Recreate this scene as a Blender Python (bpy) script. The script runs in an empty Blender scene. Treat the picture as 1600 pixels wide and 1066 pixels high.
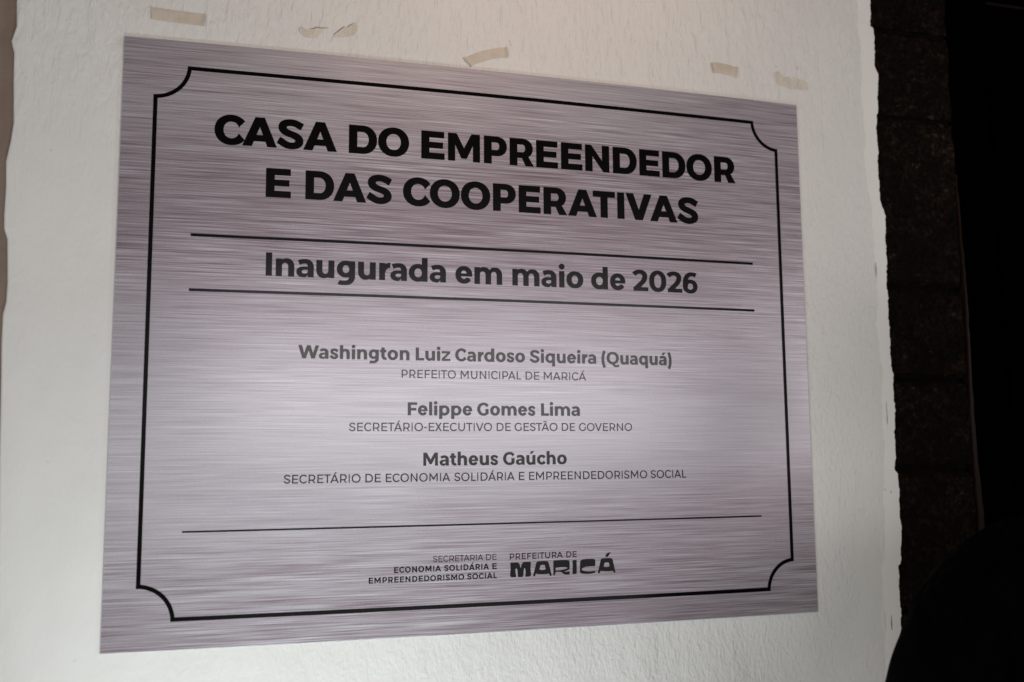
import bpy, bmesh, math, random
from mathutils import Vector, Matrix
from mathutils.geometry import delaunay_2d_cdt

S = bpy.context.scene
COL = S.collection
PI = math.pi
HC = 1.62                      # height of the plaque's centre above the floor


def bow(x):
    """the old wall and the thin sheet on it belly out a few millimetres"""
    x = max(-0.5, min(0.5, x))
    return 0.0073 * (1 - (x / 0.4) ** 2)


def W(x, y, z=0.0):
    """plaque coordinates (right, up, out of the wall) -> world"""
    return Vector((x, -(z + bow(x)), y + HC))


def Wf(x, y, z=0.0):
    return Vector((x, -z, y + HC))


# ------------------------------------------------------------------ camera
cam = bpy.data.cameras.new('camera')
cam.sensor_width = 36.0
cam.lens = 34.41
cam.clip_start = 0.01
cam.clip_end = 60
cam.dof.use_dof = True
cam.dof.aperture_fstop = 3.2
cam.dof.focus_distance = 1.10
camo = bpy.data.objects.new('camera', cam)
COL.objects.link(camo)
R_ = [[0.96108710, -0.00780315, 0.27613530], [0.02450010, -0.99325412, -0.11334023], [0.27515694, 0.11569517, -0.95441254]]
Cp = (-0.28384452, -0.12518736, 1.05588061)


def dirw(v):
    return Vector((v[0], -v[2], v[1]))


rx, dy, fz = dirw(R_[0]), dirw(R_[1]), dirw(R_[2])
m = Matrix((rx, -dy, -fz)).transposed().to_4x4()
m.translation = Vector((Cp[0], -Cp[2], Cp[1] + HC))
camo.matrix_world = m
S.camera = camo

# ------------------------------------------------------------------ world, lamps, exposure
wd = bpy.data.worlds.new('World')
S.world = wd
wd.use_nodes = True
wd.node_tree.nodes['Background'].inputs[0].default_value = (0.8, 0.88, 1.0, 1)
wd.node_tree.nodes['Background'].inputs[1].default_value = 0.004
S.view_settings.view_transform = 'Standard'
S.view_settings.look = 'None'
S.view_settings.exposure = 0.0
S.view_settings.gamma = 1.0


def area(name, loc, target, sx, sy, power, color, spread=PI):
    l = bpy.data.lights.new(name, 'AREA')
    l.shape = 'RECTANGLE'
    l.size, l.size_y = sx, sy
    l.energy = power
    l.color = color
    l.spread = spread
    o = bpy.data.objects.new(name, l)
    COL.objects.link(o)
    o.location = loc
    o.rotation_euler = (Vector(target) - Vector(loc)).to_track_quat('-Z', 'Y').to_euler()
    return o


# daylight from a wide window behind the photographer
area('window_daylight', Wf(0.62, 0.175, 2.75), Wf(0.62, 0.175, 0), 2.24, 0.49, 13.4, (1.0, 0.945, 0.97))
# added dim lamp below the window, lifting the gloss on the lower lettering
area('low_sheen_fill', Wf(0.62, -0.45, 2.75), Wf(0.62, -0.45, 0), 2.24, 0.80, 2.3, (0.96, 0.97, 1.0))
# sunlit ground outside throwing light up the wall
area('ground_glow', Wf(-0.26, -1.00, 0.62), Wf(-0.19, -0.36, 0), 0.45, 0.2, 1.95, (0.92, 1.0, 1.0), math.radians(85))
# weak warm ceiling lamp
area('ceiling_lamp', Wf(0.03, 0.95, 0.60), Wf(0.05, 0.30, 0), 0.14, 0.14, 0.62, (1.0, 0.68, 0.48), math.radians(90))
# added pale fill lamps: one far left, one at right that the person half blocks
area('left_fill', Wf(-1.75, 0.0, 1.2), Wf(-0.2, 0.0, 0), 0.5, 0.9, 8.6, (1.0, 0.97, 0.925))
area('right_fill', Wf(1.85, 0.17, 1.05), Wf(0.35, 0.0, 0), 0.3, 0.35, 7.6, (1.0, 0.975, 0.94))


# ------------------------------------------------------------------ helpers
def tag(o, label=None, cat=None, group=None, kind=None):
    for k, v in (('label', label), ('category', cat), ('group', group), ('kind', kind)):
        if v:
            o[k] = v
    return o


def mesh_obj(name, verts, faces, mat, parent=None, smooth=False):
    me = bpy.data.meshes.new(name)
    me.from_pydata([tuple(v) for v in verts], [], faces)
    me.update()
    if smooth:
        for p in me.polygons:
            p.use_smooth = True
    if mat:
        me.materials.append(mat)
    o = bpy.data.objects.new(name, me)
    COL.objects.link(o)
    if parent:
        o.parent = parent
    return o


def empty(name, loc):
    o = bpy.data.objects.new(name, None)
    o.empty_display_size = 0.05
    COL.objects.link(o)
    o.location = loc
    return o


def adopt(child, parent):
    """parent without moving"""
    child.parent = parent
    child.matrix_parent_inverse = Matrix.Translation(-Vector(parent.location))


def new_mat(name):
    mt = bpy.data.materials.new(name)
    mt.use_nodes = True
    nt = mt.node_tree
    b = nt.nodes['Principled BSDF']
    return mt, nt, b


class N:
    """small node-tree helper"""
    def __init__(self, nt):
        self.nt = nt

    def node(self, t, **kw):
        n = self.nt.nodes.new(t)
        for k, v in kw.items():
            setattr(n, k, v)
        return n

    def link(self, a, b):
        self.nt.links.new(a, b)

    def coord(self, scale=(1, 1, 1), rot=(0, 0, 0), loc=(0, 0, 0)):
        tc = self.node('ShaderNodeTexCoord')
        mp = self.node('ShaderNodeMapping')
        mp.inputs['Scale'].default_value = scale
        mp.inputs['Rotation'].default_value = rot
        mp.inputs['Location'].default_value = loc
        self.link(tc.outputs['Object'], mp.inputs['Vector'])
        return mp.outputs['Vector']

    def noise(self, vec, scale=1.0, detail=2.0, rough=0.5, dist=0.0):
        n = self.node('ShaderNodeTexNoise')
        n.inputs['Scale'].default_value = scale
        n.inputs['Detail'].default_value = detail
        n.inputs['Roughness'].default_value = rough
        n.inputs['Distortion'].default_value = dist
        self.link(vec, n.inputs['Vector'])
        return n.outputs['Fac']

    def math(self, op, a, b=None, c=None, clamp=False):
        n = self.node('ShaderNodeMath', operation=op)
        n.use_clamp = clamp
        for i, v in enumerate((a, b, c)):
            if v is None:
                continue
            if isinstance(v, (int, float)):
                n.inputs[i].default_value = v
            else:
                self.link(v, n.inputs[i])
        return n.outputs[0]

    def ramp(self, fac, stops):
        n = self.node('ShaderNodeValToRGB')
        el = n.color_ramp.elements
        while len(el) > 1:
            el.remove(el[-1])
        el[0].position, el[0].color = stops[0][0], (*stops[0][1], 1)
        for p, c in stops[1:]:
            e = el.new(p)
            e.color = (*c, 1)
        self.link(fac, n.inputs['Fac'])
        return n.outputs['Color']

    def maprange(self, v, a, b, c, d, clamp=True):
        n = self.node('ShaderNodeMapRange')
        n.clamp = clamp
        for i, x in enumerate((a, b, c, d)):
            n.inputs[i + 1].default_value = x
        self.link(v, n.inputs[0])
        return n.outputs[0]

    def bump(self, h, strength, dist, normal=None):
        n = self.node('ShaderNodeBump')
        n.inputs['Strength'].default_value = strength
        n.inputs['Distance'].default_value = dist
        self.link(h, n.inputs['Height'])
        if normal is not None:
            self.link(normal, n.inputs['Normal'])
        return n.outputs['Normal']


# ------------------------------------------------------------------ materials
def wall_paint(name, base, rough_tex=1.0):
    mt, nt, b = new_mat(name)
    k = N(nt)
    # colour: very slight blotches, faint dirt specks
    bl = k.noise(k.coord((1, 1, 1)), 7, 3, 0.55)
    col = k.ramp(bl, [(0.3, tuple(c * 0.955 for c in base)), (0.7, base)])
    spk = k.noise(k.coord((1, 1, 1), loc=(3, 1, 7)), 95, 1, 0.5)
    sp = k.maprange(spk, 0.80, 0.86, 0, 1)
    mix = k.node('ShaderNodeMix', data_type='RGBA')
    k.link(sp, mix.inputs[0])
    k.link(col, mix.inputs[6])
    mix.inputs[7].default_value = (base[0] * .72, base[1] * .69, base[2] * .63, 1)
    k.link(mix.outputs[2], b.inputs['Base Color'])
    b.inputs['Roughness'].default_value = 0.62
    b.inputs['Specular IOR Level'].default_value = 0.35
    # relief: brush-dragged vertical ridges in the upper part, orange-peel roller stipple below
    tc = k.node('ShaderNodeTexCoord')
    sep = k.node('ShaderNodeSeparateXYZ')
    k.link(tc.outputs['Object'], sep.inputs[0])
    up = k.maprange(sep.outputs['Z'], HC + 0.10, HC + 0.34, 0, 1)
    left_low = k.maprange(sep.outputs['X'], -0.45, 0.45, 0.25, 1)
    dr = k.noise(k.coord((150, 150, 52), rot=(0, 0.12, 0)), 1, 2.5, 0.55, 0.9)
    dr2 = k.noise(k.coord((62, 62, 17), rot=(0, 0.16, 0), loc=(5, 0, 2)), 1, 2, 0.5, 0.9)
    ridge = k.math('ADD', k.math('MULTIPLY', dr, 0.55), k.math('MULTIPLY', dr2, 0.75))
    st = k.noise(k.coord((1, 1, 0.55)), 230, 2.0, 0.5, 0.4)
    st2 = k.noise(k.coord((1, 1, 0.6), loc=(1, 2, 3)), 70, 2, 0.5)
    stip = k.math('MULTIPLY', k.math('ADD', k.math('MULTIPLY', st, 0.50), k.math('MULTIPLY', st2, 0.45)), left_low)
    mx = k.node('ShaderNodeMix', data_type='FLOAT')
    k.link(up, mx.inputs[0])
    k.link(stip, mx.inputs[2])
    k.link(ridge, mx.inputs[3])
    swell = k.noise(k.coord((1, 1, 0.5), loc=(9, 0, 0)), 11, 2, 0.5)
    n1 = k.bump(swell, 0.5, 0.014)
    n2 = k.bump(mx.outputs[0], 1.0 * rough_tex, 0.0042, n1)
    k.link(n2, b.inputs['Normal'])
    return mt


M_WALL = wall_paint('white_wall_paint', (0.775, 0.765, 0.745))
M_EDGE_LIT = wall_paint('edge_paint_lit', (0.86, 0.845, 0.82), 0.25)  # paler copy of the wall paint; the border's brighter lighting is in the colour

mt, nt, b = new_mat('brown_plaster')
k = N(nt)
f = k.noise(k.coord(), 14, 4, 0.6)
k.link(k.ramp(f, [(0.3, (0.20, 0.145, 0.115)), (0.7, (0.25, 0.19, 0.155))]), b.inputs['Base Color'])
b.inputs['Roughness'].default_value = 0.85
k.link(k.bump(k.noise(k.coord(), 120, 3, 0.6), 0.3, 0.003), b.inputs['Normal'])
M_BROWN = mt

# printed brushed-metal film under a semi-gloss laminate
mt, nt, b = new_mat('printed_brushed_film')
k = N(nt)
fine = k.noise(k.coord((11, 1, 1000)), 1, 2, 0.6)
fine2 = k.noise(k.coord((6, 1, 560), loc=(4, 0, 9)), 1, 2, 0.6)
mid = k.noise(k.coord((2.2, 1, 150), loc=(1, 0, 3)), 1, 3, 0.6)
tcf = k.node('ShaderNodeTexCoord')
sepf = k.node('ShaderNodeSeparateXYZ')
k.link(tcf.outputs['Object'], sepf.inputs[0])
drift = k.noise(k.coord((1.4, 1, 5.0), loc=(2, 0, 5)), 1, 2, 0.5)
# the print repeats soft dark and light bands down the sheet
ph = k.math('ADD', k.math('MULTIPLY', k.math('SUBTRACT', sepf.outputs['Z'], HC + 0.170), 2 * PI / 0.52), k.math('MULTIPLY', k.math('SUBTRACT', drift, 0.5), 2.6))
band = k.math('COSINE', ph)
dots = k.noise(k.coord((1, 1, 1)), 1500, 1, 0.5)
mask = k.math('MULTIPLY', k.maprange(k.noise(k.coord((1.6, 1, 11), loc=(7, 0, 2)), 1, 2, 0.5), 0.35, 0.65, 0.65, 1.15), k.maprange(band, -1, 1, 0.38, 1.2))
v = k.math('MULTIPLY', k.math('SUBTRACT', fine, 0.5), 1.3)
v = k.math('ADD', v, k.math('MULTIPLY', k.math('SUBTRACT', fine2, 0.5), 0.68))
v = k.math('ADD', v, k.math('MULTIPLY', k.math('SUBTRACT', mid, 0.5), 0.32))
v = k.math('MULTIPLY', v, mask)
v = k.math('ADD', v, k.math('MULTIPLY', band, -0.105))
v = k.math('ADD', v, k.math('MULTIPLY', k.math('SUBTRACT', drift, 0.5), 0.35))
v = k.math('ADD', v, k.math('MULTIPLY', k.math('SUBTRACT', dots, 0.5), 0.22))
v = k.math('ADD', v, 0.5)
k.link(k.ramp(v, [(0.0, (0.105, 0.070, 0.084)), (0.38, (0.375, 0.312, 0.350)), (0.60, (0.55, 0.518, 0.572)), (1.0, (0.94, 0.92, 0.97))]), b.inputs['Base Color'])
b.inputs['Roughness'].default_value = 0.40
b.inputs['Metallic'].default_value = 0.5
b.inputs['Specular IOR Level'].default_value = 0.0
b.inputs['Coat Weight'].default_value = 1.0
b.inputs['Coat Roughness'].default_value = 0.2
b.inputs['Coat IOR'].default_value = 1.5
b.inputs['IOR'].default_value = 1.5
wob = k.noise(k.coord((1, 1, 1)), 5, 1, 0.5)
k.link(k.bump(wob, 0.08, 0.01), b.inputs['Normal'])
M_FILM = mt

mt, nt, b = new_mat('black_ink')
k = N(nt)
g = k.noise(k.coord((6, 1, 700)), 1, 2, 0.5)
k.link(k.ramp(g, [(0.3, (0.0012, 0.0006, 0.0006)), (0.7, (0.0020, 0.0011, 0.0012))]), b.inputs['Base Color'])
b.inputs['Roughness'].default_value = 0.2
b.inputs['IOR'].default_value = 1.5
wob = k.noise(k.coord((1, 1, 1)), 5, 1, 0.5)
k.link(k.bump(wob, 0.08, 0.01), b.inputs['Normal'])
M_INK = mt

mt, nt, b = new_mat('sheet_core')
k = N(nt)
k.link(k.ramp(k.noise(k.coord(), 60, 2, 0.5), [(0.3, (0.40, 0.38, 0.40)), (0.7, (0.5, 0.48, 0.5))]), b.inputs['Base Color'])
b.inputs['Roughness'].default_value = 0.5
M_CORE = mt

mt, nt, b = new_mat('masking_tape')
k = N(nt)
f = k.noise(k.coord((30, 1, 60)), 1, 3, 0.6)
f2 = k.noise(k.coord((220, 1, 30)), 1, 2, 0.5)
ff = k.math('ADD', k.math('MULTIPLY', f, 0.7), k.math('MULTIPLY', f2, 0.3))
k.link(k.ramp(ff, [(0.35, (0.555, 0.485, 0.405)), (0.65, (0.655, 0.59, 0.505))]), b.inputs['Base Color'])
b.inputs['Roughness'].default_value = 0.6
k.link(k.bump(k.noise(k.coord((400, 1, 120)), 1, 2, 0.5), 0.25, 0.001), b.inputs['Normal'])
M_TAPE = mt

mt, nt, b = new_mat('bare_filler')
k = N(nt)
f = k.noise(k.coord((1, 1, 0.4)), 130, 3, 0.6)
k.link(k.ramp(f, [(0.35, (0.60, 0.545, 0.465)), (0.65, (0.73, 0.685, 0.615))]), b.inputs['Base Color'])
b.inputs['Roughness'].default_value = 0.8
k.link(k.bump(k.noise(k.coord((330, 330, 60)), 1, 2.5, 0.6), 0.7, 0.003), b.inputs['Normal'])
M_FILL = mt

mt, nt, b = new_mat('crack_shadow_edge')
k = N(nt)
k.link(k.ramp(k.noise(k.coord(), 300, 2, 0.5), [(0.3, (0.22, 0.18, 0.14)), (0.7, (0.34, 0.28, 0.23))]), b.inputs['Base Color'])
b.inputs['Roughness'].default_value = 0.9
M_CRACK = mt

mt, nt, b = new_mat('dark_stone')
k = N(nt)
f = k.noise(k.coord(), 90, 5, 0.7)
g = k.noise(k.coord(loc=(2, 5, 1)), 22, 4, 0.6)
fs_ = k.noise(k.coord(loc=(8, 1, 3)), 230, 2, 0.6)
v = k.math('ADD', k.math('ADD', k.math('MULTIPLY', f, 0.45), k.math('MULTIPLY', g, 0.25)), k.math('MULTIPLY', fs_, 0.30))
k.link(k.ramp(v, [(0.36, (0.0016, 0.0009, 0.0006)), (0.51, (0.0048, 0.0026, 0.0017)), (0.60, (0.020, 0.011, 0.007)), (0.68, (0.11, 0.072, 0.048))]), b.inputs['Base Color'])
b.inputs['Roughness'].default_value = 0.75
b.inputs['Specular IOR Level'].default_value = 0.05
k.link(k.bump(v, 0.9, 0.012), b.inputs['Normal'])
M_STONE = mt

mt, nt, b = new_mat('dark_joint')
k = N(nt)
k.link(k.ramp(k.noise(k.coord(), 80, 3, 0.5), [(0.3, (0.002, 0.0014, 0.001)), (0.7, (0.005, 0.0035, 0.003))]), b.inputs['Base Color'])
b.inputs['Roughness'].default_value = 0.95
b.inputs['Specular IOR Level'].default_value = 0.05
M_JOINT = mt


def wood(name, c0, c1, spec=0.2):
    mt, nt, b = new_mat(name)
    k = N(nt)
    f = k.noise(k.coord((60, 60, 4)), 1, 4, 0.6, 0.5)
    k.link(k.ramp(f, [(0.3, c0), (0.7, c1)]), b.inputs['Base Color'])
    b.inputs['Roughness'].default_value = 0.5
    b.inputs['Specular IOR Level'].default_value = spec
    k.link(k.bump(f, 0.3, 0.002), b.inputs['Normal'])
    return mt


M_BROWN_EDGE = wood('brown_lit_edge_and_chip', (0.008, 0.0038, 0.0022), (0.026, 0.013, 0.0075), 0.04)  # brown painted for the stone's lit corner, also used for a stone chip
M_DOOR = wood('unlit_doorway_wood', (0.0006, 0.0004, 0.0004), (0.0010, 0.0006, 0.0005), 0.0)  # near-black colour stands in for the unlit doorway
mt, nt, b = new_mat('paint_spatter')
k = N(nt)
k.link(k.ramp(k.noise(k.coord(), 200, 2, 0.5), [(0.3, (0.035, 0.033, 0.02)), (0.7, (0.16, 0.15, 0.11))]), b.inputs['Base Color'])
b.inputs['Roughness'].default_value = 0.7
M_SPAT = mt
mt, nt, b = new_mat('grey_floor')
k = N(nt)
k.link(k.ramp(k.noise(k.coord(), 6, 5, 0.6), [(0.3, (0.10, 0.095, 0.09)), (0.7, (0.16, 0.15, 0.14))]), b.inputs['Base Color'])
b.inputs['Roughness'].default_value = 0.8
M_FLOOR = mt


def cloth(name, c, sc=900):
    mt, nt, b = new_mat(name)
    k = N(nt)
    f = k.noise(k.coord(), sc, 2, 0.5)
    k.link(k.ramp(f, [(0.3, tuple(x * .7 for x in c)), (0.7, c)]), b.inputs['Base Color'])
    b.inputs['Roughness'].default_value = 0.9
    b.inputs['Specular IOR Level'].default_value = 0.015
    fold = k.noise(k.coord((14, 14, 5)), 1, 2, 0.5, 0.8)
    k.link(k.bump(fold, 1.0, 0.06), b.inputs['Normal'])
    return mt


M_JACKET = cloth('navy_cloth', (0.0016, 0.0017, 0.0026))
M_TROUSER = cloth('black_cloth', (0.004, 0.004, 0.005))
M_SHOE = cloth('black_leather', (0.006, 0.005, 0.005))
M_HAIR = cloth('black_hair', (0.006, 0.0045, 0.004), 300)
mt, nt, b = new_mat('skin')
k = N(nt)
k.link(k.ramp(k.noise(k.coord(), 40, 3, 0.5), [(0.3, (0.28, 0.15, 0.10)), (0.7, (0.34, 0.19, 0.13))]), b.inputs['Base Color'])
b.inputs['Roughness'].default_value = 0.5
M_SKIN = mt


# ------------------------------------------------------------------ the white wall
def interp(tab, y):
    """x of an edge polyline given y (table of [x, y], y descending)"""
    if y >= tab[0][1]:
        return tab[0][0]
    for (x0, y0), (x1, y1) in zip(tab, tab[1:]):
        if y0 >= y >= y1:
            t = 0 if y0 == y1 else (y0 - y) / (y0 - y1)
            return x0 + (x1 - x0) * t
    return tab[-1][0]


LE = [[-0.5054, 0.3431], [-0.5042, 0.317], [-0.5082, 0.3002], [-0.5052, 0.2882], [-0.5045, 0.261], [-0.5023, 0.214], [-0.5043, 0.1938], [-0.5074, 0.1737], [-0.5062, 0.1473], [-0.5065, 0.1177], [-0.5059, 0.1047], [-0.5024, 0.0938], [-0.5003, 0.0498], [-0.5006, 0.0305], [-0.5029, 0.0177], [-0.5028, -0.0078], [-0.5012, -0.052], [-0.4994, -0.1144], [-0.4947, -0.2367], [-0.4905, -0.3357]]
RE = [[0.5234, 0.4739], [0.5232, 0.4469], [0.522, 0.4369], [0.526, 0.4357], [0.527, 0.4278], [0.5276, 0.4208], [0.5256, 0.4143], [0.5261, 0.4064], [0.5273, 0.4003], [0.5263, 0.394], [0.5257, 0.3851], [0.5273, 0.3782], [0.5297, 0.3679], [0.5264, 0.3175], [0.5243, 0.3164], [0.5236, 0.3059], [0.5234, 0.2712], [0.5227, 0.2453], [0.5225, 0.211], [0.5229, 0.2008], [0.528, 0.1876], [0.5294, 0.1774], [0.5286, 0.1647], [0.5281, 0.1266], [0.5264, 0.0846], [0.5267, 0.0431], [0.5263, 0.0207], [0.527, -0.0146], [0.5284, -0.0391], [0.5283, -0.0716], [0.5244, -0.1481], [0.5281, -0.1521], [0.528, -0.184], [0.528, -0.1998], [0.5285, -0.2236], [0.5265, -0.2549], [0.524, -0.2642], [0.521, -0.2649], [0.5214, -0.2743], [0.5212, -0.3092], [0.521, -0.344], [0.5212, -0.3555], [0.521, -0.406]]
BAND = [[0.5028, 0.4708], [0.5033, 0.3999], [0.5029, 0.3124], [0.5025, 0.2435], [0.5087, 0.1675], [0.5111, 0.1256], [0.5088, 0.0424], [0.5106, -0.0394], [0.5071, -0.1598], [0.5014, -0.2383], [0.4972, -0.277], [0.4973, -0.3233], [0.4945, -0.4039]]
LE = sorted(LE, key=lambda p: -p[1])
RE = sorted(RE, key=lambda p: -p[1])
BAND = sorted(BAND, key=lambda p: -p[1])
rnd = random.Random(4)
ZW = -0.0024                    # wall face behind the plaque's face


def edge_noise(y, s):
    return 0.0016 * math.sin(y * 61 + s) + 0.0011 * math.sin(y * 143 + 2 * s) + 0.0006 * math.sin(y * 391 + s)


def wall_rows():
    ys = [-HC + i * 0.06 for i in range(int((HC - 0.48) / 0.06))]
    y = -0.48
    while y < 0.62:
        ys.append(y)
        y += 0.0013
    while y < 1.35:
        ys.append(y)
        y += 0.06
    return ys


rows = wall_rows()


def left_x(y):
    x = interp(LE, y)
    if y > 0.345 or y < -0.34:
        x += 2 * edge_noise(y, 1)
    return x


def right_x(y):
    x = interp(RE, y)
    if y > 0.475 or y < -0.41:
        x += 2 * edge_noise(y, 7)
    return x + 0.35 * edge_noise(y * 2.1, 5) + rnd.uniform(-0.00035, 0.00035) + 0.0007 * max(0, math.sin(y * 417) * math.sin(y * 229 + 1)) ** 2


NXW = 46
RX = {}
verts, faces = [], []
for y in rows:
    a, c = left_x(y), right_x(y)
    RX[round(y, 5)] = c
    # rounded paint lip, front, rounded lip, then back to the masonry behind
    prof = [(a, -0.012), (a - 0.0003, -0.0028), (a + 0.0006, -0.0008)]
    prof += [(a + 0.002 + (c - a - 0.004) * i / NXW, 0.0) for i in range(NXW + 1)]
    prof += [(c - 0.0006, -0.0008), (c + 0.0003, -0.0028), (c, -0.012)]
    verts += [W(x, y, ZW + z) for x, z in prof]
npf = NXW + 1 + 6
for j in range(len(rows) - 1):
    for i in range(npf - 1):
        p = j * npf + i
        faces.append((p, p + 1, p + npf + 1, p + npf))
wall = mesh_obj('plastered_wall', verts, faces, M_WALL, smooth=True)
tag(wall, 'white painted plaster wall with brushed texture behind the plaque', 'wall', None, 'thing')

# thicker coat of paint dragged along the right border, its brightness partly put into the colour
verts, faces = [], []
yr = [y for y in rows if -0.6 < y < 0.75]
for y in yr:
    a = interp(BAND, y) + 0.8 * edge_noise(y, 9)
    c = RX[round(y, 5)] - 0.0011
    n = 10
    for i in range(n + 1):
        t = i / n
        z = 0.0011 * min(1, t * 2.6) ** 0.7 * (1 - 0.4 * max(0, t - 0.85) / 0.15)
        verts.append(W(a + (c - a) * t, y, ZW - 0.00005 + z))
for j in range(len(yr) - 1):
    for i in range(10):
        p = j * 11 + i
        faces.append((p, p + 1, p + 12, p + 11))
mesh_obj('edge_coat', verts, faces, M_EDGE_LIT, wall, smooth=True)


def ridge(name, pts, rad, mat, parent, zbase=ZW, flat=0.6, seg=8):
    """a soft raised bead lying on the wall along pts"""
    verts, faces = [], []
    n = len(pts)
    for i, (x, y) in enumerate(pts):
        x0, y0 = pts[max(0, i - 1)]
        x1, y1 = pts[min(n - 1, i + 1)]
        d = Vector((x1 - x0, y1 - y0)).normalized()
        nx, ny = -d.y, d.x
        t = i / (n - 1)
        r = rad * (0.25 + 0.75 * math.sin(PI * min(1, max(0, t))) ** 0.6)
        for s in range(seg + 1):
            a = PI * s / seg
            verts.append(W(x + nx * r * math.cos(a), y + ny * r * math.cos(a), zbase - 0.0002 + r * flat * math.sin(a)))
    for i in range(n - 1):
        for s in range(seg):
            p = i * (seg + 1) + s
            faces.append((p, p + 1, p + seg + 2, p + seg + 1))
    return mesh_obj(name, verts, faces, mat, parent, smooth=True)


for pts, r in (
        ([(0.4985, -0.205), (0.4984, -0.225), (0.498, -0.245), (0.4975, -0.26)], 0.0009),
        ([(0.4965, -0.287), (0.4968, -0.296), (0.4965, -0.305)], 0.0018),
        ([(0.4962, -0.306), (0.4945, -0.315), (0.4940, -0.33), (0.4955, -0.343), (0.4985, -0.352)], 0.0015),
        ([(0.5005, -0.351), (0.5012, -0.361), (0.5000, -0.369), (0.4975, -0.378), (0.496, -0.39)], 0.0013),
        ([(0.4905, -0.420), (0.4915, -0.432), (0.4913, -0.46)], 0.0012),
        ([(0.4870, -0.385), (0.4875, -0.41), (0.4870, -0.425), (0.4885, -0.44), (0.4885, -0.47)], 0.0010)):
    ridge('paint_ridge', pts, r, M_EDGE_LIT, wall)
for pts, r in (
        ([(0.5103, 0.118), (0.5102, 0.108), (0.5103, 0.098)], 0.0006),
        ([(0.5150, -0.060), (0.5154, -0.085), (0.5150, -0.105)], 0.0008),
        ([(0.5155, -0.170), (0.5150, -0.180)], 0.0009),
        ([(0.5065, -0.325), (0.5062, -0.335), (0.5067, -0.348)], 0.0011),
        ([(0.5062, -0.375), (0.5066, -0.385)], 0.0008),
        ([(0.5075, -0.30), (0.5085, -0.303)], 0.0006)):
    if len(pts) == 2:
        pts = [pts[0], ((pts[0][0] + pts[1][0]) / 2, (pts[0][1] + pts[1][1]) / 2), pts[1]]
    ridge('paint_chip', pts, r, M_CRACK, wall, ZW + 0.0011, 0.25)


# patches where old tape pulled the paint off
def cdt_fill(loops):
    vs, es = [], []
    for lp in loops:
        b0 = len(vs)
        vs += [Vector(p) for p in lp]
        es += [(b0 + i, b0 + (i + 1) % len(lp)) for i in range(len(lp))]
    r = delaunay_2d_cdt(vs, es, [], 0, 1e-7)
    return r[0], r[2]


def inside(p, poly):
    c = False
    n = len(poly)
    j = n - 1
    for i in range(n):
        if (poly[i][1] > p[1]) != (poly[j][1] > p[1]):
            if p[0] < (poly[j][0] - poly[i][0]) * (p[1] - poly[i][1]) / (poly[j][1] - poly[i][1]) + poly[i][0]:
                c = not c
        j = i
    return c


def fill_poly(adds, subs):
    """union of adds minus union of subs -> flat triangles (list of 2-D verts, list of faces)"""
    v, f = cdt_fill(adds + subs)
    bb = [(min(p[0] for p in q), max(p[0] for p in q), min(p[1] for p in q), max(p[1] for p in q)) for q in adds + subs]
    na = len(adds)
    out = []
    for t in f:
        cx = sum(v[i][0] for i in t) / 3
        cy = sum(v[i][1] for i in t) / 3

        def hit(i, q):
            b_ = bb[i]
            return b_[0] <= cx <= b_[1] and b_[2] <= cy <= b_[3] and inside((cx, cy), q)
        if any(hit(i, q) for i, q in enumerate(adds)) and not any(hit(na + i, q) for i, q in enumerate(subs)):
            out.append(tuple(t))
    return v, out


def rough_loop(lp, amp, seed, step=0.0012):
    r = random.Random(seed)
    out = []
    for i, a in enumerate(lp):
        c = lp[(i + 1) % len(lp)]
        L = math.hypot(c[0] - a[0], c[1] - a[1])
        n = max(1, int(L / step))
        for q in range(n):
            t = q / n
            out.append((a[0] + (c[0] - a[0]) * t + r.uniform(-amp, amp), a[1] + (c[1] - a[1]) * t + r.uniform(-amp, amp)))
    return out


PATCH = [[[-0.2215, 0.3421], [-0.2188, 0.3439], [-0.2153, 0.3428], [-0.2119, 0.3424], [-0.2098, 0.3441], [-0.2057, 0.3446], [-0.2043, 0.3462], [-0.1974, 0.3466], [-0.189, 0.3468], [-0.1932, 0.3445], [-0.1986, 0.3387], [-0.2027, 0.3338], [-0.2082, 0.3325], [-0.2152, 0.3332], [-0.2186, 0.3358]], [[-0.184, 0.3388], [-0.1778, 0.3451], [-0.1722, 0.3502], [-0.1701, 0.3493], [-0.1645, 0.3536], [-0.1603, 0.356], [-0.1574, 0.3522], [-0.1573, 0.347], [-0.1615, 0.3413], [-0.1707, 0.338], [-0.1819, 0.3368]], [[0.3697, 0.3548], [0.3755, 0.3576], [0.381, 0.3562], [0.3845, 0.3506], [0.3903, 0.3526], [0.3939, 0.35], [0.4016, 0.3518], [0.4149, 0.3499], [0.4204, 0.3454], [0.4209, 0.3369], [0.4066, 0.337], [0.3952, 0.3366], [0.3802, 0.3383], [0.3729, 0.3434]]]
for i, lp in enumerate(PATCH):
    lp2 = rough_loop(lp, 0.0008, i)
    v, f = fill_poly([lp2], [])
    mesh_obj('peeled_patch', [W(p[0], p[1], ZW + 0.00012) for p in v], f, M_FILL, wall)
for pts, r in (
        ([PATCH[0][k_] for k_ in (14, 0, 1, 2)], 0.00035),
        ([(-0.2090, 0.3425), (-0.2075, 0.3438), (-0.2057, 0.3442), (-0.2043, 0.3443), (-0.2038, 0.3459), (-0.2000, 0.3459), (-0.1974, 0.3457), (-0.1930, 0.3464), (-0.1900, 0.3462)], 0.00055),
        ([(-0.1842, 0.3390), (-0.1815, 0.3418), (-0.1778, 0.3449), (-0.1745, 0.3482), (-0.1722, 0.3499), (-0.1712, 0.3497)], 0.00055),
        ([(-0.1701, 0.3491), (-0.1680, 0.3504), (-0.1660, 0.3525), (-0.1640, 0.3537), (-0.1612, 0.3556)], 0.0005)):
    ridge('peeled_edge_shade', pts, r, M_CRACK, wall, ZW + 0.0003, 0.8)  # dark colour paints in the shadow under the lifted paint lip

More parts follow.
